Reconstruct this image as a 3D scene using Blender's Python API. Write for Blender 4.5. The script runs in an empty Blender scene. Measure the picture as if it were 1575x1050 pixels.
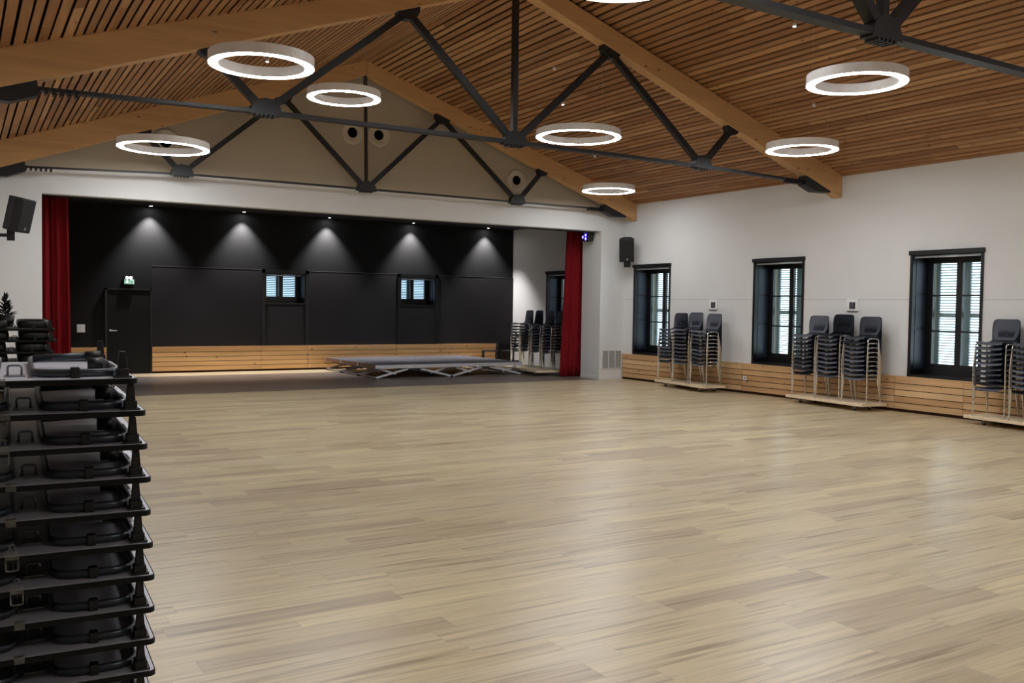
import bpy, bmesh, math, random
from mathutils import Vector, Matrix
random.seed(7)
PI = math.pi
sc = bpy.context.scene
COL = sc.collection

# ------------------------------------------------------------------ camera
YAW, PITCH, ROLL, FPX = 0.548661, -0.037513, 0.014198, 1413.364
CAMH = 1.7
fwd = Vector((math.sin(YAW)*math.cos(PITCH), math.cos(YAW)*math.cos(PITCH), math.sin(PITCH)))
rgt = Vector((math.cos(YAW), -math.sin(YAW), 0)); upv = rgt.cross(fwd)
r2 = rgt*math.cos(ROLL) + upv*math.sin(ROLL); u2 = -rgt*math.sin(ROLL) + upv*math.cos(ROLL)
cam = bpy.data.objects.new('camera', bpy.data.cameras.new('camera')); COL.objects.link(cam)
cam.matrix_world = Matrix(((r2.x, u2.x, -fwd.x, 0), (r2.y, u2.y, -fwd.y, 0), (r2.z, u2.z, -fwd.z, CAMH), (0, 0, 0, 1)))
cam.data.sensor_width = 36.0; cam.data.lens = FPX/1575*36.0
cam.data.clip_start = 0.05; cam.data.clip_end = 200
sc.camera = cam

# ------------------------------------------------------------------ world: bright overcast daylight, brightest on the window side
w = bpy.data.worlds.new('daylight'); sc.world = w; w.use_nodes = True
wn = w.node_tree.nodes; wl = w.node_tree.links
bg = wn['Background']
tc = wn.new('ShaderNodeTexCoord'); sx = wn.new('ShaderNodeSeparateXYZ'); mr = wn.new('ShaderNodeMapRange'); mx = wn.new('ShaderNodeMix')
mx.data_type = 'RGBA'
wl.new(tc.outputs['Generated'], sx.inputs[0]); wl.new(sx.outputs['X'], mr.inputs['Value'])
mr.inputs['From Min'].default_value = 0.45; mr.inputs['From Max'].default_value = 0.8
mr.inputs['To Min'].default_value = 0.0; mr.inputs['To Max'].default_value = 1.0
wl.new(mr.outputs[0], mx.inputs[0])
mx.inputs[6].default_value = (0.45, 0.60, 0.82, 1); mx.inputs[7].default_value = (2.6, 2.9, 3.1, 1)
wl.new(mx.outputs[2], bg.inputs['Color']); bg.inputs['Strength'].default_value = 1.0

sc.view_settings.view_transform = 'Standard'
sc.view_settings.look = 'None'
sc.view_settings.gamma = 1.0
sc.view_settings.use_curve_mapping = False
sc.view_settings.exposure = 1.15
RING_E = 24.0       # radiance of the ring lamps' diffusers

# ------------------------------------------------------------------ materials
def lin(c):
    c = c/255.0
    return c/12.92 if c <= .04045 else ((c+.055)/1.055)**2.4
def rgb(r, g, b): return (lin(r), lin(g), lin(b), 1)

def new_mat(name):
    m = bpy.data.materials.new(name); m.use_nodes = True
    return m, m.node_tree.nodes, m.node_tree.links, m.node_tree.nodes['Principled BSDF']

def plain(name, col, rough=.5, metal=0.0, spec=.5, var=.06, scale=30.0, bump=0.0):
    m, n, l, b = new_mat(name)
    t = n.new('ShaderNodeTexCoord'); no = n.new('ShaderNodeTexNoise'); no.inputs['Scale'].default_value = scale
    no.inputs['Detail'].default_value = 3
    l.new(t.outputs['Object'], no.inputs['Vector'])
    hs = n.new('ShaderNodeHueSaturation'); hs.inputs['Color'].default_value = col
    mp = n.new('ShaderNodeMapRange'); mp.inputs['To Min'].default_value = 1-var; mp.inputs['To Max'].default_value = 1+var
    l.new(no.outputs['Fac'], mp.inputs['Value']); l.new(mp.outputs[0], hs.inputs['Value'])
    l.new(hs.outputs['Color'], b.inputs['Base Color'])
    b.inputs['Roughness'].default_value = rough; b.inputs['Metallic'].default_value = metal
    b.inputs['Specular IOR Level'].default_value = spec
    if bump:
        bp = n.new('ShaderNodeBump'); bp.inputs['Strength'].default_value = bump; bp.inputs['Distance'].default_value = .01
        l.new(no.outputs['Fac'], bp.inputs['Height']); l.new(bp.outputs[0], b.inputs['Normal'])
    return m

def emit(name, col, strength):
    m, n, l, b = new_mat(name)
    b.inputs['Base Color'].default_value = (.8, .8, .8, 1)
    b.inputs['Emission Color'].default_value = col; b.inputs['Emission Strength'].default_value = strength
    return m

def wood(name, cols, axis='X', grain=14.0, rough=.55, island=True, knots=True, contrast=.25, stretch=18.0):
    """timber: tone per board (random per island), stretched grain along AXIS, small knots"""
    m, n, l, b = new_mat(name)
    t = n.new('ShaderNodeTexCoord'); mp = n.new('ShaderNodeMapping')
    s = [grain]*3; s['XYZ'.index(axis)] = grain/stretch
    mp.inputs['Scale'].default_value = s
    l.new(t.outputs['Object'], mp.inputs['Vector'])
    geo = n.new('ShaderNodeNewGeometry')
    rnd = geo.outputs['Random Per Island']
    add = n.new('ShaderNodeVectorMath'); add.operation = 'ADD'
    mul = n.new('ShaderNodeMath'); mul.operation = 'MULTIPLY'; mul.inputs[1].default_value = 37.0
    l.new(rnd, mul.inputs[0])
    l.new(mp.outputs[0], add.inputs[0]); l.new(mul.outputs[0], add.inputs[1])
    no = n.new('ShaderNodeTexNoise'); no.inputs['Scale'].default_value = 1.0; no.inputs['Detail'].default_value = 5; no.inputs['Roughness'].default_value = .6
    l.new(add.outputs[0], no.inputs['Vector'])
    ramp = n.new('ShaderNodeValToRGB'); cr = ramp.color_ramp
    while len(cr.elements) < len(cols): cr.elements.new(.5)
    for i, c in enumerate(cols):
        cr.elements[i].position = i/(max(1, len(cols)-1)); cr.elements[i].color = c
    if island: l.new(rnd, ramp.inputs[0])
    else: ramp.inputs[0].default_value = .5
    hs = n.new('ShaderNodeHueSaturation'); l.new(ramp.outputs[0], hs.inputs['Color'])
    mr = n.new('ShaderNodeMapRange'); mr.inputs['From Min'].default_value = .3; mr.inputs['From Max'].default_value = .7
    mr.inputs['To Min'].default_value = 1-contrast; mr.inputs['To Max'].default_value = 1+contrast*.6
    l.new(no.outputs['Fac'], mr.inputs['Value']); l.new(mr.outputs[0], hs.inputs['Value'])
    out = hs.outputs['Color']
    if knots:
        mp2 = n.new('ShaderNodeMapping'); s2 = [5.0]*3; s2['XYZ'.index(axis)] = 2.2; mp2.inputs['Scale'].default_value = s2
        l.new(t.outputs['Object'], mp2.inputs['Vector'])
        vo = n.new('ShaderNodeTexVoronoi'); vo.inputs['Scale'].default_value = 1.3
        l.new(mp2.outputs[0], vo.inputs['Vector'])
        k = n.new('ShaderNodeMapRange'); k.inputs['From Min'].default_value = .05; k.inputs['From Max'].default_value = .12
        k.inputs['To Min'].default_value = 1; k.inputs['To Max'].default_value = 0
        l.new(vo.outputs['Distance'], k.inputs['Value'])
        mix = n.new('ShaderNodeMix'); mix.data_type = 'RGBA'; mix.inputs[7].default_value = rgb(70, 38, 18)
        mm = n.new('ShaderNodeMath'); mm.operation = 'MULTIPLY'; mm.inputs[1].default_value = .8
        l.new(k.outputs[0], mm.inputs[0]); l.new(mm.outputs[0], mix.inputs[0]); l.new(out, mix.inputs[6]); out = mix.outputs[2]
    l.new(out, b.inputs['Base Color'])
    b.inputs['Roughness'].default_value = rough; b.inputs['Specular IOR Level'].default_value = .35
    return m

def floor_mat():
    m, n, l, b = new_mat('vinyl_plank_floor')
    t = n.new('ShaderNodeTexCoord'); s = n.new('ShaderNodeSeparateXYZ'); l.new(t.outputs['Object'], s.inputs[0])
    def math_(op, a, bb=None):
        q = n.new('ShaderNodeMath'); q.operation = op
        for i, v in enumerate((a, bb)):
            if v is None: continue
            if isinstance(v, (int, float)): q.inputs[i].default_value = v
            else: l.new(v, q.inputs[i])
        return q.outputs[0]
    PW, PL = .185, 1.3
    ry = math_('DIVIDE', s.outputs['Y'], PW); row = math_('FLOOR', ry)
    w1 = n.new('ShaderNodeTexWhiteNoise'); w1.noise_dimensions = '1D'; l.new(row, w1.inputs['W'])
    cx = math_('ADD', math_('DIVIDE', s.outputs['X'], PL), w1.outputs['Value']); colm = math_('FLOOR', cx)
    cv = n.new('ShaderNodeCombineXYZ'); l.new(row, cv.inputs[0]); l.new(colm, cv.inputs[1])
    w2 = n.new('ShaderNodeTexWhiteNoise'); w2.noise_dimensions = '2D'; l.new(cv.outputs[0], w2.inputs['Vector'])
    ramp = n.new('ShaderNodeValToRGB'); cr = ramp.color_ramp
    cols = [rgb(190, 170, 140), rgb(204, 185, 150), rgb(213, 195, 158), rgb(206, 189, 158), rgb(221, 203, 163)]
    while len(cr.elements) < len(cols): cr.elements.new(.5)
    for i, c in enumerate(cols): cr.elements[i].position = i/(len(cols)-1); cr.elements[i].color = c
    l.new(w2.outputs['Value'], ramp.inputs[0])
    # grain: long streaks along X, different in each plank
    cv2 = n.new('ShaderNodeCombineXYZ')
    l.new(math_('ADD', math_('MULTIPLY', s.outputs['X'], 1.5), math_('MULTIPLY', w2.outputs['Value'], 50.0)), cv2.inputs[0])
    l.new(math_('MULTIPLY', s.outputs['Y'], 34.0), cv2.inputs[1]); l.new(math_('MULTIPLY', row, 3.7), cv2.inputs[2])
    no = n.new('ShaderNodeTexNoise'); no.inputs['Scale'].default_value = 1.0; no.inputs['Detail'].default_value = 4; l.new(cv2.outputs[0], no.inputs['Vector'])
    cv3 = n.new('ShaderNodeCombineXYZ')
    l.new(math_('ADD', math_('MULTIPLY', s.outputs['X'], 1.1), math_('MULTIPLY', w2.outputs['Value'], 90.0)), cv3.inputs[0])
    l.new(math_('MULTIPLY', s.outputs['Y'], 20.0), cv3.inputs[1]); l.new(math_('MULTIPLY', row, 1.9), cv3.inputs[2])
    no2 = n.new('ShaderNodeTexNoise'); no2.inputs['Scale'].default_value = 1.0; no2.inputs['Detail'].default_value = 2; l.new(cv3.outputs[0], no2.inputs['Vector'])
    mr = n.new('ShaderNodeMapRange'); mr.inputs['From Min'].default_value = .54; mr.inputs['From Max'].default_value = .76
    mr.inputs['To Min'].default_value = 0; mr.inputs['To Max'].default_value = .7
    l.new(no2.outputs['Fac'], mr.inputs['Value'])
    mix = n.new('ShaderNodeMix'); mix.data_type = 'RGBA'; mix.inputs[7].default_value = rgb(128, 104, 78)
    l.new(mr.outputs[0], mix.inputs[0]); l.new(ramp.outputs[0], mix.inputs[6])
    hs = n.new('ShaderNodeHueSaturation'); l.new(mix.outputs[2], hs.inputs['Color'])
    mr2 = n.new('ShaderNodeMapRange'); mr2.inputs['From Min'].default_value = .3; mr2.inputs['From Max'].default_value = .7
    mr2.inputs['To Min'].default_value = .86; mr2.inputs['To Max'].default_value = 1.1
    l.new(no.outputs['Fac'], mr2.inputs['Value'])
    # joints between planks
    fy = math_('ABSOLUTE', math_('SUBTRACT', math_('FRACT', ry), .5)); fx = math_('ABSOLUTE', math_('SUBTRACT', math_('FRACT', cx), .5))
    j = math_('MAXIMUM', math_('GREATER_THAN', fy, .492), math_('GREATER_THAN', fx, .4985))
    l.new(math_('MULTIPLY', mr2.outputs[0], math_('SUBTRACT', 1.0, math_('MULTIPLY', j, .22))), hs.inputs['Value'])
    l.new(hs.outputs['Color'], b.inputs['Base Color'])
    b.inputs['Roughness'].default_value = .31; b.inputs['Specular IOR Level'].default_value = .6
    return m

def wall_mat(name, col, seam=None):
    m, n, l, b = new_mat(name)
    t = n.new('ShaderNodeTexCoord')
    no = n.new('ShaderNodeTexNoise'); no.inputs['Scale'].default_value = 60; no.inputs['Detail'].default_value = 3
    l.new(t.outputs['Object'], no.inputs['Vector'])
    bp = n.new('ShaderNodeBump'); bp.inputs['Strength'].default_value = .08; bp.inputs['Distance'].default_value = .004
    l.new(no.outputs['Fac'], bp.inputs['Height']); l.new(bp.outputs[0], b.inputs['Normal'])
    no2 = n.new('ShaderNodeTexNoise'); no2.inputs['Scale'].default_value = 1.2; l.new(t.outputs['Object'], no2.inputs['Vector'])
    mp = n.new('ShaderNodeMapRange'); mp.inputs['To Min'].default_value = .97; mp.inputs['To Max'].default_value = 1.03
    l.new(no2.outputs['Fac'], mp.inputs['Value'])
    hs = n.new('ShaderNodeHueSaturation'); hs.inputs['Color'].default_value = col; l.new(mp.outputs[0], hs.inputs['Value'])
    out = hs.outputs['Color']
    if seam is not None:      # filled joint between two rows of wall panels
        s = n.new('ShaderNodeSeparateXYZ'); l.new(t.outputs['Object'], s.inputs[0])
        a = n.new('ShaderNodeMath'); a.operation = 'SUBTRACT'; l.new(s.outputs['Z'], a.inputs[0]); a.inputs[1].default_value = seam
        c = n.new('ShaderNodeMath'); c.operation = 'ABSOLUTE'; l.new(a.outputs[0], c.inputs[0])
        d = n.new('ShaderNodeMath'); d.operation = 'LESS_THAN'; l.new(c.outputs[0], d.inputs[0]); d.inputs[1].default_value = .004
        mix = n.new('ShaderNodeMix'); mix.data_type = 'RGBA'; mix.inputs[7].default_value = (col[0]*.6, col[1]*.6, col[2]*.6, 1)
        l.new(d.outputs[0], mix.inputs[0]); l.new(out, mix.inputs[6]); out = mix.outputs[2]
    l.new(out, b.inputs['Base Color'])
    b.inputs['Roughness'].default_value = .8; b.inputs['Specular IOR Level'].default_value = .25
    return m

def glass_mat(name='window_glass'):
    m, n, l, b = new_mat(name)
    n.remove(b)
    tr = n.new('ShaderNodeBsdfTransparent'); tr.inputs['Color'].default_value = (.92, .97, .97, 1)
    gl = n.new('ShaderNodeBsdfGlossy'); gl.inputs['Roughness'].default_value = .02
    lw = n.new('ShaderNodeLayerWeight'); lw.inputs['Blend'].default_value = .5
    pw = n.new('ShaderNodeMath'); pw.operation = 'POWER'; pw.inputs[1].default_value = 5.0; l.new(lw.outputs['Facing'], pw.inputs[0])
    fr = n.new('ShaderNodeMath'); fr.operation = 'MULTIPLY_ADD'; fr.inputs[1].default_value = .9; fr.inputs[2].default_value = .035; l.new(pw.outputs[0], fr.inputs[0])
    mi = n.new('ShaderNodeMixShader'); l.new(fr.outputs[0], mi.inputs[0]); l.new(tr.outputs[0], mi.inputs[1]); l.new(gl.outputs[0], mi.inputs[2])
    l.new(mi.outputs[0], n['Material Output'].inputs['Surface'])
    return m

M = {}
M['white_wall'] = wall_mat('white_painted_wall', rgb(222, 222, 222))
M['white_panel_wall'] = wall_mat('white_panelled_wall', rgb(222, 222, 222), seam=1.92)
M['gable'] = wall_mat('beige_acoustic_gable', rgb(182, 170, 151))
M['black_wall'] = wall_mat('black_painted_wall', rgb(26, 26, 27))
M['charcoal'] = wall_mat('charcoal_panel', rgb(38, 37, 40))
M['ledge'] = plain('grey_ledge', rgb(84, 81, 80), .5)
M['floor'] = floor_mat()
M['lino'] = wood('dark_stage_floor', [rgb(118, 106, 98), rgb(124, 112, 104)], 'X', grain=8, rough=.36, island=False, knots=False, contrast=.15)
M['slat'] = wood('larch_slats', [rgb(142, 98, 62), rgb(166, 118, 78), rgb(180, 134, 92), rgb(154, 112, 78), rgb(192, 148, 104)], 'Y', grain=16, rough=.6, contrast=.28)
M['slat_gap'] = plain('dark_acoustic_felt', rgb(48, 24, 10), .9, spec=.1)
M['beam'] = wood('glulam_beam', [rgb(198, 154, 104), rgb(206, 162, 112)], 'X', grain=12, rough=.5, island=False, contrast=.14)
M['wains_y'] = wood('larch_boards_side', [rgb(190, 146, 102), rgb(212, 174, 128), rgb(226, 190, 144), rgb(204, 160, 116)], 'Y', grain=12, rough=.5, contrast=.2)
M['wains_x'] = wood('larch_boards_back', [rgb(218, 172, 118), rgb(230, 188, 134)], 'X', grain=12, rough=.5, contrast=.18)
M['gap'] = plain('board_gap', rgb(52, 32, 20), .9, spec=.1)
M['steel'] = plain('anthracite_steel', rgb(28, 28, 31), .5, metal=.1, var=.1)
M['bolt'] = plain('dark_bolt', rgb(40, 40, 44), .4, metal=.6)
M['blackframe'] = plain('black_lacquered_frame', rgb(15, 16, 19), .4)
M['navy'] = plain('dark_blue_reveal_panel', rgb(42, 50, 66), .45)
M['alu'] = plain('aluminium', rgb(196, 196, 200), .35, metal=.75)
M['alu_soft'] = plain('brushed_aluminium', rgb(206, 206, 212), .45, metal=.35)
M['glass'] = glass_mat()
M['stone'] = plain('beige_stone_reveal', rgb(214, 204, 186), .8)
M['shutter'] = plain('grey_shutter_paint', rgb(170, 184, 188), .6)
M['ring_white'] = plain('white_lamp_housing', rgb(238, 236, 236), .4)
M['ring_glow'] = emit('lamp_diffuser', (.965, .985, 1.0, 1), RING_E)
M['wire'] = plain('thin_steel_wire', rgb(170, 170, 170), .4, metal=.5)
M['speaker'] = plain('black_speaker_cabinet', rgb(26, 26, 28), .6)
M['speaker_grille'] = plain('black_speaker_grille', rgb(20, 20, 22), .8, bump=.4, scale=300, var=.3)
M['white_plastic'] = plain('white_plastic', rgb(236, 236, 236), .4)
M['grey_badge'] = plain('silver_badge', rgb(150, 150, 146), .4, metal=.5)
M['screen'] = plain('dark_display', rgb(38, 36, 48), .3)
M['screen_bar'] = plain('grey_print', rgb(110, 108, 120), .5)
M['grille'] = plain('grey_vent', rgb(176, 176, 172), .5)
M['curtain'] = plain('red_velvet', rgb(178, 44, 54), .85, spec=.15, var=.1, scale=6)
M['chair_shell'] = plain('slate_grey_plastic', rgb(94, 98, 110), .5, var=.04)
M['chrome'] = plain('chrome_tube', rgb(236, 236, 236), .13, metal=1.0, var=.02)
M['foot'] = plain('grey_foot', rgb(190, 190, 190), .35, metal=.6)
M['ply'] = wood('pale_plywood', [rgb(232, 210, 176), rgb(238, 218, 186)], 'Y', grain=10, rough=.5, island=False, knots=False, contrast=.1)
M['rubber'] = plain('dark_rubber', rgb(30, 30, 32), .6)
M['table_face'] = plain('grey_laminate_underside', rgb(190, 188, 198), .32, spec=.7, var=.03)
M['shaded_laminate'] = plain('shaded_laminate_underside', rgb(44, 44, 48), .4, var=.03)  # same laminate, with the far stack's shade put into its colour
M['table_edge'] = plain('black_edge', rgb(10, 10, 12), .5, spec=.25)
M['table_leg'] = plain('dark_grey_tube', rgb(64, 68, 74), .3, metal=.5)
M['table_plastic'] = plain('black_plastic', rgb(18, 18, 20), .45)
M['table_steel'] = plain('galvanised_bracket', rgb(150, 152, 156), .35, metal=.8)
M['deck'] = plain('grey_stage_deck', rgb(92, 92, 100), .5, var=.12, scale=8)
M['deck_side'] = plain('brown_deck_edge', rgb(126, 96, 78), .55)
M['dark_wood'] = plain('black_stained_wood', rgb(24, 21, 20), .5)
M['green'] = emit('green_exit_face', rgb(40, 150, 110), .35)
M['lamp_spot'] = emit('bright_lamp', (1, 1, 1, 1), 40)
M['exit_white'] = emit('exit_white', (1, 1, 1, 1), 3.0)
M['exit_mark'] = emit('exit_mark', (.9, 1, .95, 1), .45)
M['blue_led'] = emit('blue_led', (.06, .04, 1, 1), .8)
M['blue_core'] = emit('blue_led_core', (.6, .6, 1, 1), 2.5)
M['hole'] = plain('black_duct', rgb(8, 8, 8), .9, spec=0)
M['nozzle'] = plain('beige_nozzle', rgb(200, 190, 172), .5)
M['leaf'] = plain('dark_foliage', rgb(24, 34, 32), .6)

def clear_plastic():
    m, n, l, b = new_mat('clear_plastic')
    b.inputs['Base Color'].default_value = (.8, .82, .8, 1); b.inputs['Roughness'].default_value = .15
    b.inputs['Transmission Weight'].default_value = .92; b.inputs['IOR'].default_value = 1.45
    return m
M['clear'] = clear_plastic()

# ------------------------------------------------------------------ mesh helpers
class MB:
    def __init__(s): s.bm = bmesh.new(); s.mi = 0
    def face(s, vs):
        f = s.bm.faces.new(vs); f.material_index = s.mi; return f
    def hexa(s, p):      # 8 corners: bottom 0-3 ccw, top 4-7
        v = [s.bm.verts.new(q) for q in p]
        for i in ((3, 2, 1, 0), (4, 5, 6, 7), (0, 1, 5, 4), (1, 2, 6, 5), (2, 3, 7, 6), (3, 0, 4, 7)): s.face([v[k] for k in i])
        return v
    def box(s, x0, x1, y0, y1, z0, z1):
        return s.hexa([(x0, y0, z0), (x1, y0, z0), (x1, y1, z0), (x0, y1, z0), (x0, y0, z1), (x1, y0, z1), (x1, y1, z1), (x0, y1, z1)])
    def bar(s, a, b, w, h, up=(0, 0, 1)):      # rectangular bar from a to b; w across, h along up
        a = Vector(a); b = Vector(b); d = (b-a).normalized(); up = Vector(up)
        x = d.cross(up)
        if x.length < 1e-5: x = d.cross(Vector((1, 0, 0)))
        x.normalize(); u = x.cross(d).normalized()
        x *= w/2; u *= h/2
        return s.hexa([a-x-u, a+x-u, b+x-u, b-x-u, a-x+u, a+x+u, b+x+u, b-x+u])
    def prism(s, poly, axis, a0, a1):          # 2-D polygon extruded along axis
        def P(q, a):
            return {'y': (q[0], a, q[1]), 'x': (a, q[0], q[1]), 'z': (q[0], q[1], a)}[axis]
        v0 = [s.bm.verts.new(P(q, a0)) for q in poly]; v1 = [s.bm.verts.new(P(q, a1)) for q in poly]
        n = len(poly)
        s.face(v0); s.face(v1[::-1])
        for i in range(n): s.face([v0[i], v1[i], v1[(i+1) % n], v0[(i+1) % n]])
    def tube(s, pts, r, n=8, closed=False, ry=None):
        pts = [Vector(p) for p in pts]; N = len(pts); rings = []
        u = None
        for i, p in enumerate(pts):
            if closed: d = (pts[(i+1) % N]-pts[i-1]).normalized()
            else: d = (pts[min(i+1, N-1)]-pts[max(i-1, 0)]).normalized()
            if u is None:
                u = d.cross(Vector((0, 0, 1)))
                if u.length < 1e-4: u = Vector((1, 0, 0))
            u = (u-d*u.dot(d)).normalized(); v = d.cross(u)
            rr = r[i] if isinstance(r, (list, tuple)) else r
            rings.append([s.bm.verts.new(p+u*(rr*math.cos(2*PI*k/n))+v*((ry or rr)*math.sin(2*PI*k/n))) for k in range(n)])
        for i in range(N if closed else N-1):
            A = rings[i]; B = rings[(i+1) % N]
            for k in range(n):
                f = s.face([A[k], A[(k+1) % n], B[(k+1) % n], B[k]]); f.smooth = True
        if not closed: s.face(rings[0][::-1]); s.face(rings[-1])
    def lathe(s, prof, c, axis=(0, 0, 1), n=24, smooth=True, closed=True):   # prof: (radius, height) along axis
        ax = Vector(axis).normalized(); u = ax.orthogonal().normalized(); v = ax.cross(u); c = Vector(c); rings = []
        for (r, h) in prof:
            if r < 1e-6: rings.append([s.bm.verts.new(c+ax*h)]*n)
            else: rings.append([s.bm.verts.new(c+ax*h+u*(r*math.cos(2*PI*k/n))+v*(r*math.sin(2*PI*k/n))) for k in range(n)])
        for i in range(len(rings)-1):
            A, B = rings[i], rings[i+1]
            for k in range(n):
                q = [A[k], A[(k+1) % n], B[(k+1) % n], B[k]]; vs = []
                for t in q:
                    if t not in vs: vs.append(t)
                if len(vs) >= 3:
                    f = s.face(vs); f.smooth = smooth
    def build(s, name, mats, parent=None, bevel=0, recalc=True, smooth_all=False):
        if recalc: bmesh.ops.recalc_face_normals(s.bm, faces=s.bm.faces)
        if smooth_all:
            for f in s.bm.faces: f.smooth = True
        me = bpy.data.meshes.new(name); s.bm.to_mesh(me); s.bm.free()
        for m in (mats if isinstance(mats, (list, tuple)) else [mats]): me.materials.append(m)
        o = bpy.data.objects.new(name, me); COL.objects.link(o)
        if parent is not None: o.parent = parent
        if bevel:
            b = o.modifiers.new('bevel', 'BEVEL'); b.width = bevel; b.segments = 2; b.limit_method = 'ANGLE'; b.angle_limit = .7
        return o

def fillet(pts, rad, k=4, closed=False):
    pts = [Vector(p) for p in pts]; out = []; N = len(pts)
    for i, p in enumerate(pts):
        if not closed and i in (0, N-1): out.append(p); continue
        a = (pts[i-1]-p); b = (pts[(i+1) % N]-p)
        ra = min(rad, a.length*.45, b.length*.45)
        A = p+a.normalized()*ra; B = p+b.normalized()*ra
        for j in range(k+1):
            t = j/k; out.append(A*(1-t)**2+p*2*t*(1-t)+B*t**2)
    return out

def tag(o, label, cat, group=None):
    o['label'] = label; o['category'] = cat
    if group: o['group'] = group
    return o
def thing(name, label, cat, loc=(0, 0, 0), rz=0.0, group=None):
    o = bpy.data.objects.new(name, None); COL.objects.link(o); o.empty_display_size = .1
    o.location = loc; o.rotation_euler = (0, 0, rz)
    return tag(o, label, cat, group)
def struct(o): o['kind'] = 'structure'; return o
def struct_empty(name, loc=(0, 0, 0)):
    o = bpy.data.objects.new(name, None); COL.objects.link(o); o.location = loc; o.empty_display_size = .1
    return struct(o)
def kids(o): return KID.get(o.name, [])
def copy_tree(root, loc, rz, label, group=None):
    r = root.copy(); COL.objects.link(r); r.location = loc; r.rotation_euler = (0, 0, rz)
    r['label'] = label
    if group: r['group'] = group
    for ch in root.children:
        c = ch.copy(); COL.objects.link(c); c.parent = r
        for g in ch.children:
            d = g.copy(); COL.objects.link(d); d.parent = c
    return r
ORD = ['top', 'second', 'third', 'fourth', 'fifth', 'sixth', 'seventh', 'eighth', 'ninth', 'tenth', 'eleventh', 'twelfth', 'thirteenth', 'fourteenth', 'fifteenth', 'sixteenth', 'seventeenth']

# ================================================================== ROOM
WX, FY, BY = 13.95, 17.62, 23.10       # right wall, proscenium face, stage back wall
RX, RZ, EZ = 7.05, 6.52, 4.19          # ridge and eave of the slatted ceiling
OX0, OX1, OZ = 1.34, 13.22, 3.53       # stage opening
SX0, SX1, SZ = .5, 14.12, 3.95         # stage room
def eave_left(y):
    y = max(5.4, min(y, 18.0)); return EZ+.06+(11.4-y)*.032
def ceil_z(x, y):
    if x >= RX: return RZ-(x-RX)*(RZ-EZ)/(13.9-RX)
    e = eave_left(y); return RZ-(RX-x)*(RZ-e)/(RX-.1)

# --- floors
b = MB(); b.box(-3.7, 14.9, -7.2, 23.6, -.1, 0); struct(b.build('floor', M['floor']))
b = MB(); b.box(SX0, SX1, 17.64, 22.0, .0005, .004); struct(b.build('floor_stage', M['lino']))

# --- right wall with three window openings
W_OPEN = [(15.97, 17.25), (12.14, 13.41), (8.56, 9.83)]
WZ0, WZ1 = .60, 2.69
def wall_with_holes_y(b, x0, x1, y0, y1, z0, z1, holes, hz0, hz1):
    ys = sorted(holes); y = y0
    for (a, c) in ys:
        b.box(x0, x1, y, a, z0, z1); b.box(x0, x1, a, c, z0, hz0); b.box(x0, x1, a, c, hz1, z1); y = c
    b.box(x0, x1, y, y1, z0, z1)
b = MB(); wall_with_holes_y(b, WX, WX+.50, -7.2, FY+.4, 0, 4.6, W_OPEN, WZ0, WZ1); struct(b.build('wall_right', M['white_panel_wall']))
# --- left wall, bulkhead and annex
b = MB(); b.box(-.25, 0.0, 9.7, FY+.4, 0, 4.7); b.box(-.25, -.05, -7.2, 9.7, 2.95, 5.0)
b.box(-3.7, -.25, 9.7, 9.95, 0, 3.1); b.box(-3.9, -3.7, -7.2, 9.95, 0, 3.1)
struct(b.build('wall_left', M['white_wall']))
b = MB(); b.box(-3.8, -.06, -7.2, 9.9, 2.95, 3.05); struct(b.build('ceiling_annex', M['white_wall']))
b = MB(); b.box(-3.9, 14.75, -7.4, -7.2, 0, 6.8); struct(b.build('wall_rear', M['white_wall']))
# --- proscenium wall and gable
b = MB()
b.box(-.2, OX0, FY, 18.37, 0, 4.03); b.box(OX1, 14.2, FY, 18.37, 0, 4.03); b.box(OX0, OX1, FY, 17.86, OZ, 4.03)
struct(b.build('wall_front', M['white_wall']))
b = MB(); b.box(OX0-.3, OX1-.001, 17.865, 18.36, OZ+.012, SZ-.002); struct(b.build('trim_4', M['black_wall']))
b = MB(); b.prism([(-.2, 3.88), (3.64, 4.035), (10.85, 4.05), (14.2, 3.92), (14.2, 4.3), (RX, 6.9), (-.2, 4.6)], 'y', FY-.012, FY+.3); struct(b.build('wall_gable', M['gable']))
b = MB(); b.box(OX1-.006, OX1+.6, FY-.012, FY, 0, .07); b.box(OX1-.012, OX1, FY-.012, 18.37, 0, .07); struct(b.build('baseboard_front', M['white_wall']))

# --- slatted ceiling: every slat a real board with gaps, on a dark backing
b = MB()
def slats(xa, xb, sgn):
    x = xa
    while (x < xb if sgn > 0 else x > xb):
        wdt = random.choice((.072, .08, .088, .096)); gap = random.choice((.024, .028, .032) if sgn < 0 else (.034, .038, .042))
        x0, x1 = (x, x+wdt) if sgn > 0 else (x-wdt, x)
        x0 = max(x0, 0.0); x1 = min(x1, WX)
        y = -7.2-random.random()*2
        while y < FY+.06:
            L = random.choice((1.8, 2.4, 3.0, 3.6, 4.2)); y1 = min(y+L, FY+.06); y0 = max(y, -7.2)
            if y1 > y0+.05:
                t = .022
                # curved eaves on the left side are followed in short steps
                P = lambda xx, yy, dz: (xx, yy, ceil_z(xx, yy)+dz)
                b.hexa([P(x0, y0, 0), P(x1, y0, 0), P(x1, y1-.002, 0), P(x0, y1-.002, 0), P(x0, y0, t), P(x1, y0, t), P(x1, y1-.002, t), P(x0, y1-.002, t)])
            y += L
        x += sgn*(wdt+gap)
slats(RX+.01, WX, 1); slats(RX-.01, 0.0, -1)
b.mi = 1
ysteps = [-7.3, 5.4, 7.4, 9.4, 11.4, 13.4, 15.4, 17.99]; xsteps = [-.3, 1.5, 3.3, 5.1, RX, 10.6, 14.3]
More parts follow.
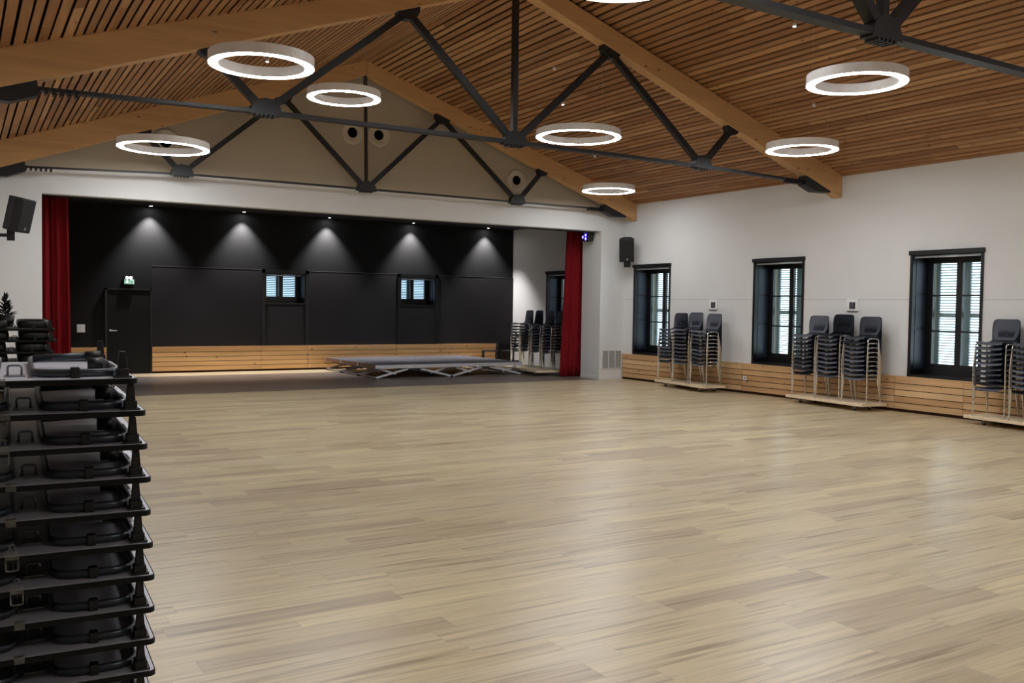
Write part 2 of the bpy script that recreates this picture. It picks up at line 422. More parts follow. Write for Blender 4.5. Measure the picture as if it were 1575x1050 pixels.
for i in range(len(ysteps)-1):
    for k in range(len(xsteps)-1):
        y0, y1, x0, x1 = ysteps[i], ysteps[i+1], xsteps[k], xsteps[k+1]
        P = lambda xx, yy, dz: (xx, yy, ceil_z(xx, yy)+dz)
        b.hexa([P(x0, y0, .075), P(x1, y0, .075), P(x1, y1, .075), P(x0, y1, .075), P(x0, y0, .12), P(x1, y0, .12), P(x1, y1, .12), P(x0, y1, .12)])
struct(b.build('ceiling', [M['slat'], M['slat_gap']]))

# --- stage room
b = MB(); b.box(SX0-.2, SX0, 18.37, 23.9, 0, 4.1); struct(b.build('wall_stage_left', M['black_wall']))
b = MB(); wall_with_holes_y(b, SX1, SX1+.50, 18.37, 23.9, 0, 4.1, [(20.0, 21.28)], WZ0, 2.64); struct(b.build('wall_stage_right', M['white_wall']))
b = MB(); b.box(SX0-.2, 14.9, 17.83, 23.9, SZ, SZ+.15); struct(b.build('ceiling_stage', M['black_wall']))
BW = [(6.78, 7.83), (10.50, 11.57)]; BZ0, BZ1 = 1.69, 2.47
def wall_with_holes_x(b, y0, y1, x0, x1, z0, z1, holes, hz0, hz1):
    x = x0
    for (a, c) in sorted(holes):
        b.box(x, a, y0, y1, z0, z1); b.box(a, c, y0, y1, z0, hz0); b.box(a, c, y0, y1, hz1, z1); x = c
    b.box(x, x1, y0, y1, z0, z1)
b = MB(); wall_with_holes_x(b, BY, 23.75, SX0-.2, 14.9, 0, 4.1, BW, BZ0, BZ1); struct(b.build('wall_back', M['black_wall']))
# charcoal cladding of the lower back wall with a pale top edge
b = MB(); wall_with_holes_x(b, BY-.03, BY, 4.08, SX1, .62, 2.545, BW, BZ0, BZ1)
b.mi = 1
for (a, c) in ((4.08, 6.70), (7.91, 10.42), (11.65, SX1)): b.box(a, c, BY-.034, BY, 2.545, 2.556)
struct(b.build('wall_back_cladding', [M['charcoal'], M['ledge']]))

# --- timber wainscots (boards are real, gaps are real)
def wains_y(name, x0, x1, joints, ztop=.60):
    b = MB(); n = 5; h = (ztop-.05)/n
    for i in range(len(joints)-1):
        a, c = joints[i], joints[i+1]
        for k in range(n):
            z0 = .045+k*h
            b.box(x0, x1, a+.003, c-.003, z0+.006, z0+h-(.006 if k < n-1 else .0))
    b.box(x0-.008, x1, joints[0], joints[-1], ztop-.004, ztop+.012)
    b.mi = 1; b.box(x0+.018, x1, joints[0]+.002, joints[-1]-.002, .0, ztop-.01)
    return struct(b.build(name, [M['wains_y'], M['gap']]))
wains_y('trim_1', 13.895, WX+.001, [-7.1, -4, -1, 1.5, 4.2, 6.4, 8.79, 10.05, 11.53, 13.64, 16.22, 17.6])
def wains_x(name, y0, y1, joints, ztop=.62):
    b = MB(); n = 5; h = (ztop-.05)/n
    for i in range(len(joints)-1):
        a, c = joints[i], joints[i+1]
        for k in range(n):
            z0 = .045+k*h
            b.box(a+.003, c-.003, y0, y1, z0+.006, z0+h-(.006 if k < n-1 else 0))
    b.box(joints[0], joints[-1], y0-.008, y1, ztop-.004, ztop+.012)
    b.mi = 1; b.box(joints[0]+.002, joints[-1]-.002, y0+.018, y1, 0, ztop-.01)
    return struct(b.build(name, [M['wains_x'], M['gap']]))
wains_x('trim_2', BY-.06, BY-.001, [4.08, 6.68, 7.9, 10.4, 11.66, 13.55])
wains_x('trim_3', BY-.06, BY-.001, [SX0+.02, 3.08])

# --- windows of the right wall
def louvres(b, fixed, y0, y1, z0, z1, axis):
    """shutter leaf: stiles, rails and tilted slats; FIXED is the plane, slats slope down outwards"""
    t = .035; st = .06
    def bx(a0, a1, c0, c1):
        if axis == 'y': b.box(fixed, fixed+t, a0, a1, c0, c1)
        else: b.box(a0, a1, fixed, fixed+t, c0, c1)
    bx(y0, y0+st, z0, z1); bx(y1-st, y1, z0, z1)
    bx(y0+st, y1-st, z0, z0+.07); bx(y0+st, y1-st, z1-.06, z1)
    rails = [(z0+.07, z1-.06)]
    if z1-z0 > 1.2:
        zm = z0+(z1-z0)*.51; bx(y0+st, y1-st, zm-.04, zm+.04); rails = [(z0+.07, zm-.04), (zm+.04, z1-.06)]
    for (a, c) in rails:
        n = int((c-a)/.046)
        for i in range(n):
            z = a+(i+.5)*(c-a)/n
            if axis == 'y':
                p0 = (fixed-.004, z+.008); p1 = (fixed+t+.006, z-.010)
                b.hexa([(p0[0], y0+st, p0[1]-.004), (p1[0], y0+st, p1[1]-.004), (p1[0], y1-st, p1[1]-.004), (p0[0], y1-st, p0[1]-.004),
                        (p0[0], y0+st, p0[1]+.004), (p1[0], y0+st, p1[1]+.004), (p1[0], y1-st, p1[1]+.004), (p0[0], y1-st, p0[1]+.004)])
            else:
                p0 = (fixed-.004, z+.008); p1 = (fixed+t+.006, z-.010)
                b.hexa([(y0+st, p0[0], p0[1]-.004), (y1-st, p0[0], p0[1]-.004), (y1-st, p1[0], p1[1]-.004), (y0+st, p1[0], p1[1]-.004),
                        (y0+st, p0[0], p0[1]+.004), (y1-st, p0[0], p0[1]+.004), (y1-st, p1[0], p1[1]+.004), (y0+st, p1[0], p1[1]+.004)])

def side_window(name, x, y0, y1, z0, z1):
    """deep black-lined window: lining, sill, header with blind rail, two casements, two louvred shutters"""
    r = struct_empty(name, (x, (y0+y1)/2, z0))
    o = Vector(r.location)
    def bld(b, nm, m, par=r, **k):
        bmesh.ops.translate(b.bm, verts=b.bm.verts, vec=-o if par is r else -o)
        return b.build(nm, m, par, **k)
    xs = x+.42
    b = MB(); t = .035
    b.box(x-.012, xs+.06, y0, y0+t, z0, z1); b.box(x-.012, xs+.06, y1-t, y1, z0, z1)
    b.box(x-.012, xs+.06, y0, y1, z1-t, z1); b.box(x-.02, xs+.06, y0, y1, z0, z0+.05)
    # proud border strips round the opening
    b.box(x-.02, x, y0-.015, y0+.03, z0, z1); b.box(x-.02, x, y1-.03, y1+.015, z0, z1)
    bld(b, 'lining', M['blackframe'])
    b = MB(); b.box(x-.05, x+.05, y0-.03, y1+.03, z1-.02, z1+.055); bld(b, 'header', M['blackframe'], bevel=.004)
    b = MB(); b.tube([(x+.02, y0+.05, z1-.055), (x+.02, y1-.05, z1-.055)], .016, 10); bld(b, 'blind_rail', M['alu_soft'])
    # dark blue panels set in both reveals
    zs = [z0+.12, z0+(z1-z0)*.40, z0+(z1-z0)*.68, z1-.12]
    b = MB()
    for k in range(3):
        b.box(x+.08, xs-.06, y1-t-.006, y1-t, zs[k]+.02, zs[k+1]-.02); b.box(x+.08, xs-.06, y0+t, y0+t+.006, zs[k]+.02, zs[k+1]-.02)
    bld(b, 'reveal_panel', M['navy'])
    ya, yb = y0+.05, y1-.05; ym = (ya+yb)/2; za, zb = z0+.16, z1-.1
    b = MB()
    b.box(xs-.03, xs+.05, ya-.02, ya+.05, za-.11, zb+.07); b.box(xs-.03, xs+.05, yb-.05, yb+.02, za-.11, zb+.07)
    b.box(xs-.03, xs+.05, ya+.05, yb-.05, zb, zb+.07); b.box(xs-.05, xs+.05, ya+.05, yb-.05, za-.11, za)
    bld(b, 'frame', M['blackframe'])
    for (a, c) in ((ya+.05, ym), (ym, yb-.05)):
        b = MB(); s = .055
        b.box(xs-.04, xs+.02, a, a+s, za, zb); b.box(xs-.04, xs+.02, c-s, c, za, zb)
        b.box(xs-.04, xs+.02, a+s, c-s, za, za+.07); b.box(xs-.04, xs+.02, a+s, c-s, zb-.05, zb)
        for k in (1, 2):
            zz = za+(zb-za)*(.345 if k == 1 else .675); b.box(xs-.035, xs+.015, a+s, c-s, zz-.013, zz+.013)
        cs = bld(b, 'casement', M['blackframe'])
        b = MB(); b.box(xs-.012, xs-.006, a+s-.005, c-s+.005, za+.06, zb-.045); g = bld(b, 'glass_pane', M['glass'], par=cs)
    b = MB(); b.box(x+.49, x+.66, y0-.06, y0+.08, z0-.06, z1+.06); b.box(x+.49, x+.66, y1-.08, y1+.06, z0-.06, z1+.06); b.box(x+.49, x+.66, y0+.08, y1-.08, z1-.03, z1+.06); b.box(x+.49, x+.66, y0+.08, y1-.08, z0-.06, z0+.03)
    bld(b, 'stone_surround', M['stone'])
    for (a, c) in ((y0+.08, ym-.003), (ym+.003, y1-.08)):
        b = MB(); louvres(b, x+.60, a, c, z0+.03, z1-.03, 'y'); bld(b, 'shutter', M['shutter'])
    return r
for i, (a, c) in enumerate(W_OPEN): side_window('window_%d' % (3-i), WX, a, c, WZ0, WZ1)
side_window('window_4', SX1, 20.0, 21.28, WZ0, 2.64)

# --- small windows of the stage back wall, in tall black surrounds
def back_window(name, x0, x1):
    r = struct_empty(name, ((x0+x1)/2, BY, BZ0)); o = Vector(r.location)
    def bld(b, nm, m, par=r, **k):
        bmesh.ops.translate(b.bm, verts=b.bm.verts, vec=-o); return b.build(nm, m, par, **k)
    ys = BY+.40
    b = MB(); t = .03
    b.box(x0, x0+t, BY-.03, ys+.05, BZ0, BZ1); b.box(x1-t, x1, BY-.03, ys+.05, BZ0, BZ1)
    b.box(x0, x1, BY-.03, ys+.05, BZ1-t, BZ1); b.box(x0, x1, BY-.035, ys+.05, BZ0, BZ0+.03); bld(b, 'lining', M['blackframe'])
    b = MB(); b.box(x0-.08, x0, BY-.05, BY, .64, 2.56); b.box(x1, x1+.08, BY-.05, BY, .64, 2.56); b.box(x0-.08, x1+.08, BY-.05, BY, BZ1, 2.56)
    b.box(x0, x1, BY-.036, BY, .63, .66)
    bld(b, 'surround', M['blackframe'])
    b = MB(); b.tube([(x0+.05, BY-.0, BZ1-.05), (x1-.05, BY-.0, BZ1-.05)], .012, 8); bld(b, 'blind_rail', M['alu'])
    b = MB(); b.box(x1-t-.006, x1-t, BY+.08, ys-.06, BZ0+.1, BZ1-.1); bld(b, 'reveal_panel', M['navy'])
    xm = (x0+x1)/2; za, zb = BZ0+.16, BZ1-.03
    b = MB(); b.box(x0+.02, x1-.02, ys-.03, ys+.05, BZ0, za); b.box(x0+.02, x0+.09, ys-.03, ys+.05, BZ0, BZ1); b.box(x1-.09, x1-.02, ys-.03, ys+.05, BZ0, BZ1); bld(b, 'frame', M['blackframe'])
    for (a, c) in ((x0+.09, xm), (xm, x1-.09)):
        b = MB(); s = .05
        b.box(a, a+s, ys-.04, ys+.02, za, zb); b.box(c-s, c, ys-.04, ys+.02, za, zb); b.box(a+s, c-s, ys-.04, ys+.02, za, za+.04); b.box(a+s, c-s, ys-.04, ys+.02, zb-.03, zb)
        cs = bld(b, 'casement', M['blackframe'])
        b = MB(); b.box(a+s-.004, c-s+.004, ys-.012, ys-.006, za+.035, zb-.025); bld(b, 'glass_pane', M['glass'], par=cs)
    for (a, c) in ((x0, xm-.002), (xm+.002, x1)):
        b = MB(); louvres(b, ys+.17, a, c, BZ0+.0, BZ1+.0, 'x'); bld(b, 'shutter', M['shutter'])
    return r
back_window('window_5', *BW[0]); back_window('window_6', *BW[1])

# --- stage door
d = struct_empty('door_1', (3.58, BY, 0))
b = MB(); b.box(-.48, .46, -.035, -.004, .008, 1.965); b.build('door_leaf', M['black_wall'], d, bevel=.003)
b = MB(); b.box(-.53, -.482, -.045, -.002, 0, 2.01); b.box(.462, .5, -.045, -.002, 0, 2.01); b.box(-.53, .5, -.045, -.002, 1.968, 2.01); b.build('door_frame', M['blackframe'], d)
b = MB(); b.lathe([(0, 0), (.025, 0), (.025, .01), (0, .01)], (-.42, -.035, 1.02), (0, -1, 0), 12); b.tube(fillet([(-.42, -.04, 1.02), (-.42, -.085, 1.02), (-.28, -.085, 1.02)], .02), .011, 8)
b.build('door_handle', M['alu'], d)

# ================================================================== ROOF TRUSSES
def truss(yc, ridge, xl, xr, zl_b, zc, eoff, nodes, ups, label, wide=.2):
    """glulam rafters over a dark steel web; all in the plane y = yc"""
    r = thing('roof_truss', label, 'roof truss', (ridge, yc, 0), 0, 'roof trusses')
    ztop = RZ; zb_r = 3.78; zb_ridge = 6.25
    def bz(x):                 # underside of the rafters
        if x >= ridge: return zb_ridge-(x-ridge)*(zb_ridge-zb_r)/(xr-ridge)
        return zb_ridge-(ridge-x)*(zb_ridge-zl_b)/(ridge-xl)
    L = lambda x: x-ridge
    top = lambda x: ceil_z(x, yc)+.02
    for side, (xa, xb) in enumerate(((ridge+.001, xr), (xl, ridge-.001))):
        b = MB(); poly = [(L(xa), bz(xa)), (L(xb), bz(xb)), (L(xb), top(xb)), (L(xa), top(xa))]
        b.prism(poly, 'y', -wide/2, wide/2); b.build('rafter', M['beam'], r, bevel=.006)
    e0, e1 = xl+eoff, xr-.87
    ze0, ze1 = bz(e0)-.08, bz(e1)-.10
    # bottom chord: flat tie, kinked down to both bearing plates
    b = MB(); pts = [(e0, ze0+.02), (nodes[0], zc), (nodes[1], zc+.01), (nodes[2], zc), (e1, ze1+.02)]
    for i in range(4): b.bar((L(pts[i][0]), 0, pts[i][1]), (L(pts[i+1][0]), 0, pts[i+1][1]), .12 if yc < 15 else .06, (.05 if i in (1, 2) else .04) if yc < 15 else .032)
    b.build('bottom_chord', M['steel'], r)
    # bearing plates under the rafter feet
    for sgn, xe in ((1, e1), (-1, e0)):
        b = MB(); X = lambda q: xe+sgn*q
        poly = [(L(X(-.06)), bz(X(-.06))+.0), (L(X(-.08)), bz(X(-.06))-.16), (L(X(.2)), bz(X(.2))-.17), (L(X(.58)), bz(X(.58))-.03), (L(X(.58)), bz(X(.58)))]
        b.prism(poly, 'y', -.09, .09); b.build('bearing_plate', M['steel'], r)
        b = MB()
        for k in range(6):
            x = xe-sgn*(.08+k*.075); zz = (ze1 if sgn > 0 else ze0)+.02
            b.box(L(x)-.014, L(x)+.014, -.07, .07, zz-.05, zz+.02)
        b.build('bolt_row', M['bolt'], r)
    # web
    pairs = [(nodes[0], ups[0]), (nodes[0], ups[1]), (nodes[1], ups[1]), (nodes[1], ups[2]), (nodes[2], ups[2]), (nodes[2], ups[3])]
    for (nx, ux) in pairs:
        sg = 1 if ux > nx else -1
        b = MB(); b.bar((L(nx+sg*.07), 0, zc+.07), (L(ux-sg*.05), 0, bz(ux)-.07), .09, .065 if yc > 15 else (.085 if yc > 8 else .115), up=(0, 1, 0)); b.build('diagonal', M['steel'], r)
    b = MB(); b.bar((L(nodes[1]), 0, zc+.05), (0, 0, zb_ridge), .055 if yc > 15 else .075, .055 if yc > 15 else .08, up=(0, 1, 0)); b.build('post', M['steel'], r)
    for nx in nodes:
        b = MB(); poly = [(L(nx)-.2, zc-.035), (L(nx)+.2, zc-.035)]+[(L(nx)+.19*math.cos(a), zc+.17*math.sin(a)) for a in [PI*k/8 for k in range(1, 8)]]
        b.prism(poly, 'y', -.065, .065)
        for k in range(5): b.box(L(nx)-.13+k*.055, L(nx)-.105+k*.055, -.07, .07, zc-.06, zc-.03)
        b.build('gusset_plate', M['steel'], r)
    for ux in ups:
        s = (bz(ux+.01)-bz(ux-.01))/.02; dv = Vector((1, 0, s)).normalized(); nv = Vector((dv.z, 0, -dv.x))
        if nv.z > 0: nv = -nv
        big = .17 if 5 < ux < 9 else .13
        c = Vector((L(ux), 0, bz(ux)))
        pts = [c-dv*big, c+dv*big]+[c+dv*(big*.95*math.cos(a))+nv*(big*.8*math.sin(a)) for a in [PI*k/7 for k in range(1, 7)]]
        b = MB(); b.prism([(p.x, p.z) for p in pts], 'y', -.07, .07); b.build('gusset_plate', M['steel'], r)
    return r
truss(17.30, 7.07, .2, 13.93, 3.66, 4.005, .80, (3.57, 7.11, 10.65), (2.92, 5.42, 8.79, 11.29), 'farthest timber and dark steel truss, close against the beige gable above the stage')
truss(11.40, 6.95, .06, 13.93, 3.82, 4.06, .70, (3.34, 6.95, 10.57), (2.65, 5.25, 8.65, 11.22), 'middle timber and dark steel truss whose whole web spans the hall ceiling')
truss(5.17, 6.86, .06, 13.93, 3.95, 4.06, .7, (3.3, 6.83, 10.4), (2.6, 5.2, 8.5, 11.05), 'nearest dark steel truss, only its tie and one node in the top right corner')

# ================================================================== RING LAMPS
def ring_lamp(x, y, z, D, label):
    r = thing('ring_lamp', label, 'ceiling lamp', (x, y, z), 0, 'glowing ring lamps')
    R = D/2; tw = .10; h = .11
    b = MB(); b.lathe([(R-tw+.003, .0), (R-tw, .0), (R-tw, h), (R, h), (R, .0), (R-.003, .0)], (0, 0, 0), n=64, smooth=False); b.build('housing', M['ring_white'], r)
    b = MB(); b.lathe([(R-tw+.004, .006), (R-tw+.004, -.003), (R-.004, -.003), (R-.004, .006)], (0, 0, 0), n=64, smooth=False); b.build('diffuser', M['ring_glow'], r)
    for k in range(3):
        a = .5+2*PI*k/3; px, py = (R-tw/2)*math.cos(a), (R-tw/2)*math.sin(a)
        zc = ceil_z(x+px, y+py)-z
        b = MB(); b.tube([(px, py, h), (px, py, zc)], .0014, 5); b.build('suspension_wire', M['wire'], r)
    return r
ring_lamp(2.974, 15.787, 4.187, 1.42, 'glowing ring lamp leftmost of all, in front of the far left rafter')
ring_lamp(2.88, 9.96, 4.25, 1.11, 'large glowing ring lamp at upper left, overlapping a truss diagonal')
ring_lamp(5.108, 13.335, 4.816, 1.10, 'glowing ring lamp near the ridge post of the gable, above two air nozzles')
ring_lamp(8.982, 12.66, 4.545, 1.42, 'glowing ring lamp just right of the middle truss centre node')
ring_lamp(12.02, 15.80, 4.20, 1.12, 'smallest looking glowing ring lamp, in front of the far right rafter end')
ring_lamp(11.35, 9.98, 4.20, 1.09, 'glowing ring lamp crossing the right rafter of the middle truss')
ring_lamp(8.863, 7.024, 4.304, 1.106, 'glowing ring lamp at upper right below the nearest tie, white wires visible')
ring_lamp(6.526, 8.392, 5.40, 1.42, 'glowing ring lamp cut off by the top edge of the photo')
# apart from the first, the same grid goes on over the near part of the hall, above and behind the viewpoint
ring_lamp(1.6, 3.4, 4.2, 1.42, 'unseen ring lamp added to brighten the foreground table stack, out of the picture')  # unseen lamp, set off the grid to brighten the tables
ring_lamp(12.0, 4.6, 4.3, 1.11, 'glowing ring lamp over the hall floor beyond the right picture edge')
ring_lamp(6.2, 2.6, 5.3, 1.42, 'glowing ring lamp high under the ridge above the viewpoint')
ring_lamp(9.0, 1.4, 4.4, 1.11, 'glowing ring lamp over the middle of the hall beside the viewpoint')
ring_lamp(3.0, -1.6, 4.3, 1.11, 'glowing ring lamp at the rear left of the hall')
ring_lamp(11.8, -1.6, 4.3, 1.42, 'glowing ring lamp at the rear right of the hall')

# ================================================================== STAGE LAMPS
for i, (x, nm) in enumerate(((4.03, 'first from the left, above the door side'), (6.2, 'second from the left, above the left small window'), (8.4, 'in the middle of the row of five'),
                             (10.8, 'fourth from the left, above the right small window'), (13.15, 'fifth from the left, beside the white stage wall'))):
    r = thing('downlight', 'small recessed stage downlight, '+nm, 'downlight', (x, BY-.2, SZ), 0, 'row of stage downlights')
    b = MB(); b.lathe([(.055, 0), (.075, 0), (.075, -.012), (.055, -.012), (.05, -.004)], (0, 0, 0), n=20); b.build('trim_ring', M['speaker'], r)
    b = MB(); b.lathe([(0, -.005), (.05, -.005)], (0, 0, 0), n=20); b.build('lamp_face', M['lamp_spot'], r)
    L = bpy.data.lights.new('downlight_beam', 'SPOT'); L.energy = 245; L.spot_size = math.radians(84); L.spot_blend = .8; L.shadow_soft_size = .03; L.color = (1, .97, .96)
    lo = bpy.data.objects.new('downlight_beam', L); COL.objects.link(lo); lo.parent = r; lo.location = (0, 0, -.03)

# ================================================================== WALL FITTINGS
# loudspeakers on brackets
def speaker(loc, rz, tilt, wall_dir, label):
    r = thing('loudspeaker', label, 'loudspeaker', loc, 0, 'wall loudspeakers')
    rot = Matrix.Rotation(rz, 4, 'Z') @ Matrix.Rotation(tilt, 4, 'X')
    def bld(b, nm, m, **k):
        bmesh.ops.transform(b.bm, matrix=rot, verts=b.bm.verts); return b.build(nm, m, r, **k)
    h, fw_, bw_, dp = .27, .17, .09, .30       # front is local -Y
    b = MB(); b.prism([(-fw_, -dp/2), (fw_, -dp/2), (fw_, -.02), (bw_, dp/2), (-bw_, dp/2), (-fw_, -.02)], 'z', -h, h); bld(b, 'cabinet', M['speaker'], bevel=.008)
    b = MB(); b.box(-fw_+.012, fw_-.012, -dp/2-.012, -dp/2, -h+.015, h-.015); bld(b, 'grille', M['speaker_grille'], bevel=.006)
    b = MB(); b.box(.0, .035, -dp/2-.016, -dp/2-.011, -h+.045, -h+.09); bld(b, 'badge', M['grey_badge'])
    wv = Vector(wall_dir)
    p = rot @ Vector((0, .06, -h))
    b = MB(); b.box(p.x-.055, p.x+.055, p.y-.05, p.y+.05, p.z-.17, p.z+.01)
    q = Vector((p.x, p.y, p.z-.09)); e = q+wv
    b.bar(q, e, .05, .05); 
    if abs(wv.x) > abs(wv.y): b.box(e.x-.012, e.x+.012, e.y-.06, e.y+.06, e.z-.16, e.z+.12)
    else: b.box(e.x-.06, e.x+.06, e.y-.012, e.y+.0, e.z-.1, e.z+.1)
    b.build('bracket', M['speaker'], r)
    return r
speaker((13.60, 17.12, 3.09), -PI/4+.05, .28, (.334, .30, 0), 'black loudspeaker on the white right wall beside the stage opening')
speaker((.93, 16.75, 3.07), PI/4+.12, .24, (-.82, 0, 0), 'black loudspeaker at the far left, left of the red curtain')
# grey vent in the right pillar
r = thing('vent_grille', 'grey three-panel vent grille low on the white pillar right of the stage', 'vent', (13.59, FY, .475))
b = MB(); b.box(-.30, .30, -.012, .001, -.225, -.21); b.box(-.30, .30, -.012, .001, .21, .225)
for x in (-.30, -.105, .09, .285): b.box(x, x+.015, -.012, .001, -.225, .225)
b.build('frame', M['white_plastic'], r)
b = MB(); b.box(-.29, .29, -.002, .0, -.215, .215)
for k in range(26):
    z = -.205+k*.0164; b.hexa([(-.29, -.01, z-.004), (.29, -.01, z-.004), (.29, -.002, z+.006), (-.29, -.002, z+.006), (-.29, -.009, z-.001), (.29, -.009, z-.001), (.29, -.001, z+.008), (-.29, -.001, z+.008)])
b.build('louvre_panel', M['grille'], r)
# blue LED spotlight hung in the jamb
r = thing('led_spotlight', 'small dark spotlight box with three lit blue lenses under the stage lintel', 'spotlight', (13.06, 17.98, 3.40))
b = MB(); b.box(-.075, .10, -.13, .13, -.10, .10); b.box(.10, .16, -.03, .03, -.03, .03); b.build('housing', M['speaker'], r, bevel=.008)
for (yy, zz) in ((.06, 0.0), (-.05, .045), (-.05, -.045)):
    b = MB(); b.lathe([(0, .006), (.04, .006), (.043, 0)], (-.076, yy, zz), (-1, 0, 0), 16); l_ = b.build('lens', M['blue_led'], r)
    b = MB(); b.lathe([(0, .008), (.014, .008)], (-.076, yy, zz), (-1, 0, 0), 12); b.build('led', M['blue_core'], l_)
# white control panels on the right wall
def control(y, z, label):
    r = thing('control_panel', label, 'wall panel', (WX, y, z), 0, 'white wall panels')
    b = MB(); b.box(-.018, 0, -.125, .125, -.105, .105); b.build('plate', M['white_plastic'], r, bevel=.004)
    b = MB(); b.box(-.021, -.017, -.062, .062, -.075, .05); s = b.build('display', M['screen'], r)
    b = MB()
    for k in (-.025, .012): b.box(-.023, -.02, k, k+.018, -.045, .05)
    b.box(-.023, -.02, -.055, .055, -.075, -.06); b.build('print', M['screen_bar'], s)
    b = MB(); b.box(-.03, 0, -.115, .115, -.122, -.106); b.build('lower_lip', M['grey_badge'], r)
control(11.0, 1.825, 'white square wall panel with dark display above the middle trolley of chairs')
control(14.56, 1.815, 'white square wall panel with dark display above the far trolley of chairs')
r = thing('wall_socket', 'small white socket on the timber wainscot between the first two trolleys', 'socket', (13.893, 13.55, .315))
b = MB(); b.box(-.012, 0, -.042, .042, -.042, .042); b.build('plate', M['white_plastic'], r, bevel=.003)
b = MB(); b.lathe([(0, .0135), (.02, .0135), (.024, .012)], (0, 0, 0), (-1, 0, 0), 14); b.build('socket_insert', M['grey_badge'], r)
r = thing('switch_plate', 'white double switch plate on the black wall between curtain and stage door', 'switch', (2.545, BY, 1.07))
b = MB(); b.box(-.085, .085, -.014, 0, -.09, .09); b.build('plate', M['white_plastic'], r, bevel=.003)
for (xx, zz) in ((-.036, .04), (.036, .04), (-.036, -.04), (.036, -.04)):
    b = MB(); b.box(xx-.03, xx+.03, -.02, -.013, zz-.034, zz+.034); b.build('rocker', M['white_plastic'], r, bevel=.002)
# exit sign
r = thing('exit_sign', 'lit green exit sign with white lamps above the black stage door', 'exit sign', (3.57, BY-.01, 2.2))
b = MB(); b.box(-.115, .115, -.06, .0, -.10, .10); b.build('housing', M['speaker'], r, bevel=.004)
b = MB(); b.box(-.108, .108, -.066, -.059, -.094, .02); g = b.build('green_face', M['green'], r)
b = MB(); q = -.069   # running figure, arrow and doorway
b.lathe([(0, 0), (.011, 0)], (-.045, q, -.008), (0, -1, 0), 10)
b.bar((-.045, q, -.022), (-.052, q, -.05), .004, .016, up=(0, 0, 1)); b.bar((-.052, q, -.05), (-.03, q, -.07), .004, .01); b.bar((-.052, q, -.05), (-.078, q, -.062), .004, .01)
b.bar((-.046, q, -.026), (-.022, q, -.038), .004, .007); b.bar((-.046, q, -.026), (-.07, q, -.036), .004, .007)
b.box(.03, .034, q-.002, q+.002, -.08, .0); b.box(.08, .084, q-.002, q+.002, -.08, .0); b.box(.03, .084, q-.002, q+.002, -.004, .0)
b.build('pictogram', M['exit_mark'], g, recalc=False)
for xx in (-.045, .035):
    b = MB(); b.lathe([(0, .012), (.026, .01), (.034, 0)], (xx, -.06, .055), (0, -1, 0), 14); b.build('lamp', M['exit_white'], r)
# air nozzles in the gable
for (x, z, nm) in ((3.35, 4.6, 'round air nozzle of the gable seen through the leftmost ring lamp'), (6.93, 5.16, 'round air nozzle with black hole, left of the gable post'),
                   (7.50, 5.17, 'round air nozzle with black hole, right of the gable post'), (10.82, 4.53, 'lone round air nozzle low on the right of the gable')):
    r = thing('air_nozzle', nm, 'air nozzle', (x, FY-.012, z), 0, 'round air nozzles')
    b = MB(); b.lathe([(.24, 0), (.235, .02), (.20, .03), (.15, .012), (.10, .004)], (0, 0, 0), (0, -1, 0), 28); b.build('flange', M['nozzle'], r)
    b = MB(); b.lathe([(0, .006), (.104, .006)], (0, 0, 0), (0, -1, 0), 24); b.build('duct_mouth', M['hole'], r)
# small ceiling spotlights between the slats
for (x, y, lit, nm) in ((4.326, 14.66, 1, 'tiny lit ceiling spot seen inside the large upper left ring lamp'), (9.863, 14.418, 1, 'tiny lit ceiling spot beside a middle truss diagonal, above a ring lamp'),
                        (9.772, 8.777, 1, 'tiny lit ceiling spot just under the nearest steel tie'), (8.97, 13.389, 0, 'small white ceiling detector right of the middle truss post'),
                        (11.618, 9.999, 0, 'small white ceiling detector below the upper right ring lamp'), (11.678, 15.844, 0, 'small white ceiling detector right of the middle truss centre node')):
    z = ceil_z(x, y)
    r = thing('ceiling_spot' if lit else 'ceiling_detector', nm, 'ceiling spot' if lit else 'detector', (x, y, z))
    b = MB(); b.lathe([(0, .0), (.03, 0), (.03, -.03), (.024, -.05), (0, -.05)], (0, 0, 0), n=14); b.build('body', M['ring_white'], r)
    if lit:
        b = MB(); b.lathe([(0, -.055), (.022, -.055), (.024, -.048)], (0, 0, 0), n=12); b.build('lens', M['exit_white'], r)

# ================================================================== CURTAINS
def curtain(x0t, x1t, x0b, x1b, y, z0, z1, label, folds):
    b = MB(); nx, nz = folds*12, 14; vs = []
    for j in range(nz+1):
        t = j/nz; z = z0+(z1-z0)*t
        xa = x0b+(x0t-x0b)*t; xb = x1b+(x1t-x1b)*t; row = []
        for i in range(nx+1):
            s = i/nx; ph = 2*PI*folds*s
            yy = y+.105*(1-.2*t)*math.sin(ph)+.025*math.sin(2.3*ph+1.0+.8*t)
            row.append(b.bm.verts.new((xa+(xb-xa)*s+.018*math.sin(2*ph), yy, z)))
        vs.append(row)
    for j in range(nz):
        for i in range(nx): b.face([vs[j][i], vs[j][i+1], vs[j+1][i+1], vs[j+1][i]]).smooth = True
    bmesh.ops.solidify(b.bm, geom=list(b.bm.faces), thickness=.006)
    o = b.build('curtain', M['curtain'], None, smooth_all=True)
    return tag(o, label, 'curtain', 'red stage curtains')
curtain(1.18, 1.84, 1.16, 1.90, 18.62, .02, 3.93, 'red stage curtain gathered at the left side of the opening', 4)
curtain(12.92, 13.36, 12.74, 13.32, 18.56, .02, 3.93, 'red stage curtain gathered at the right side of the opening', 4)

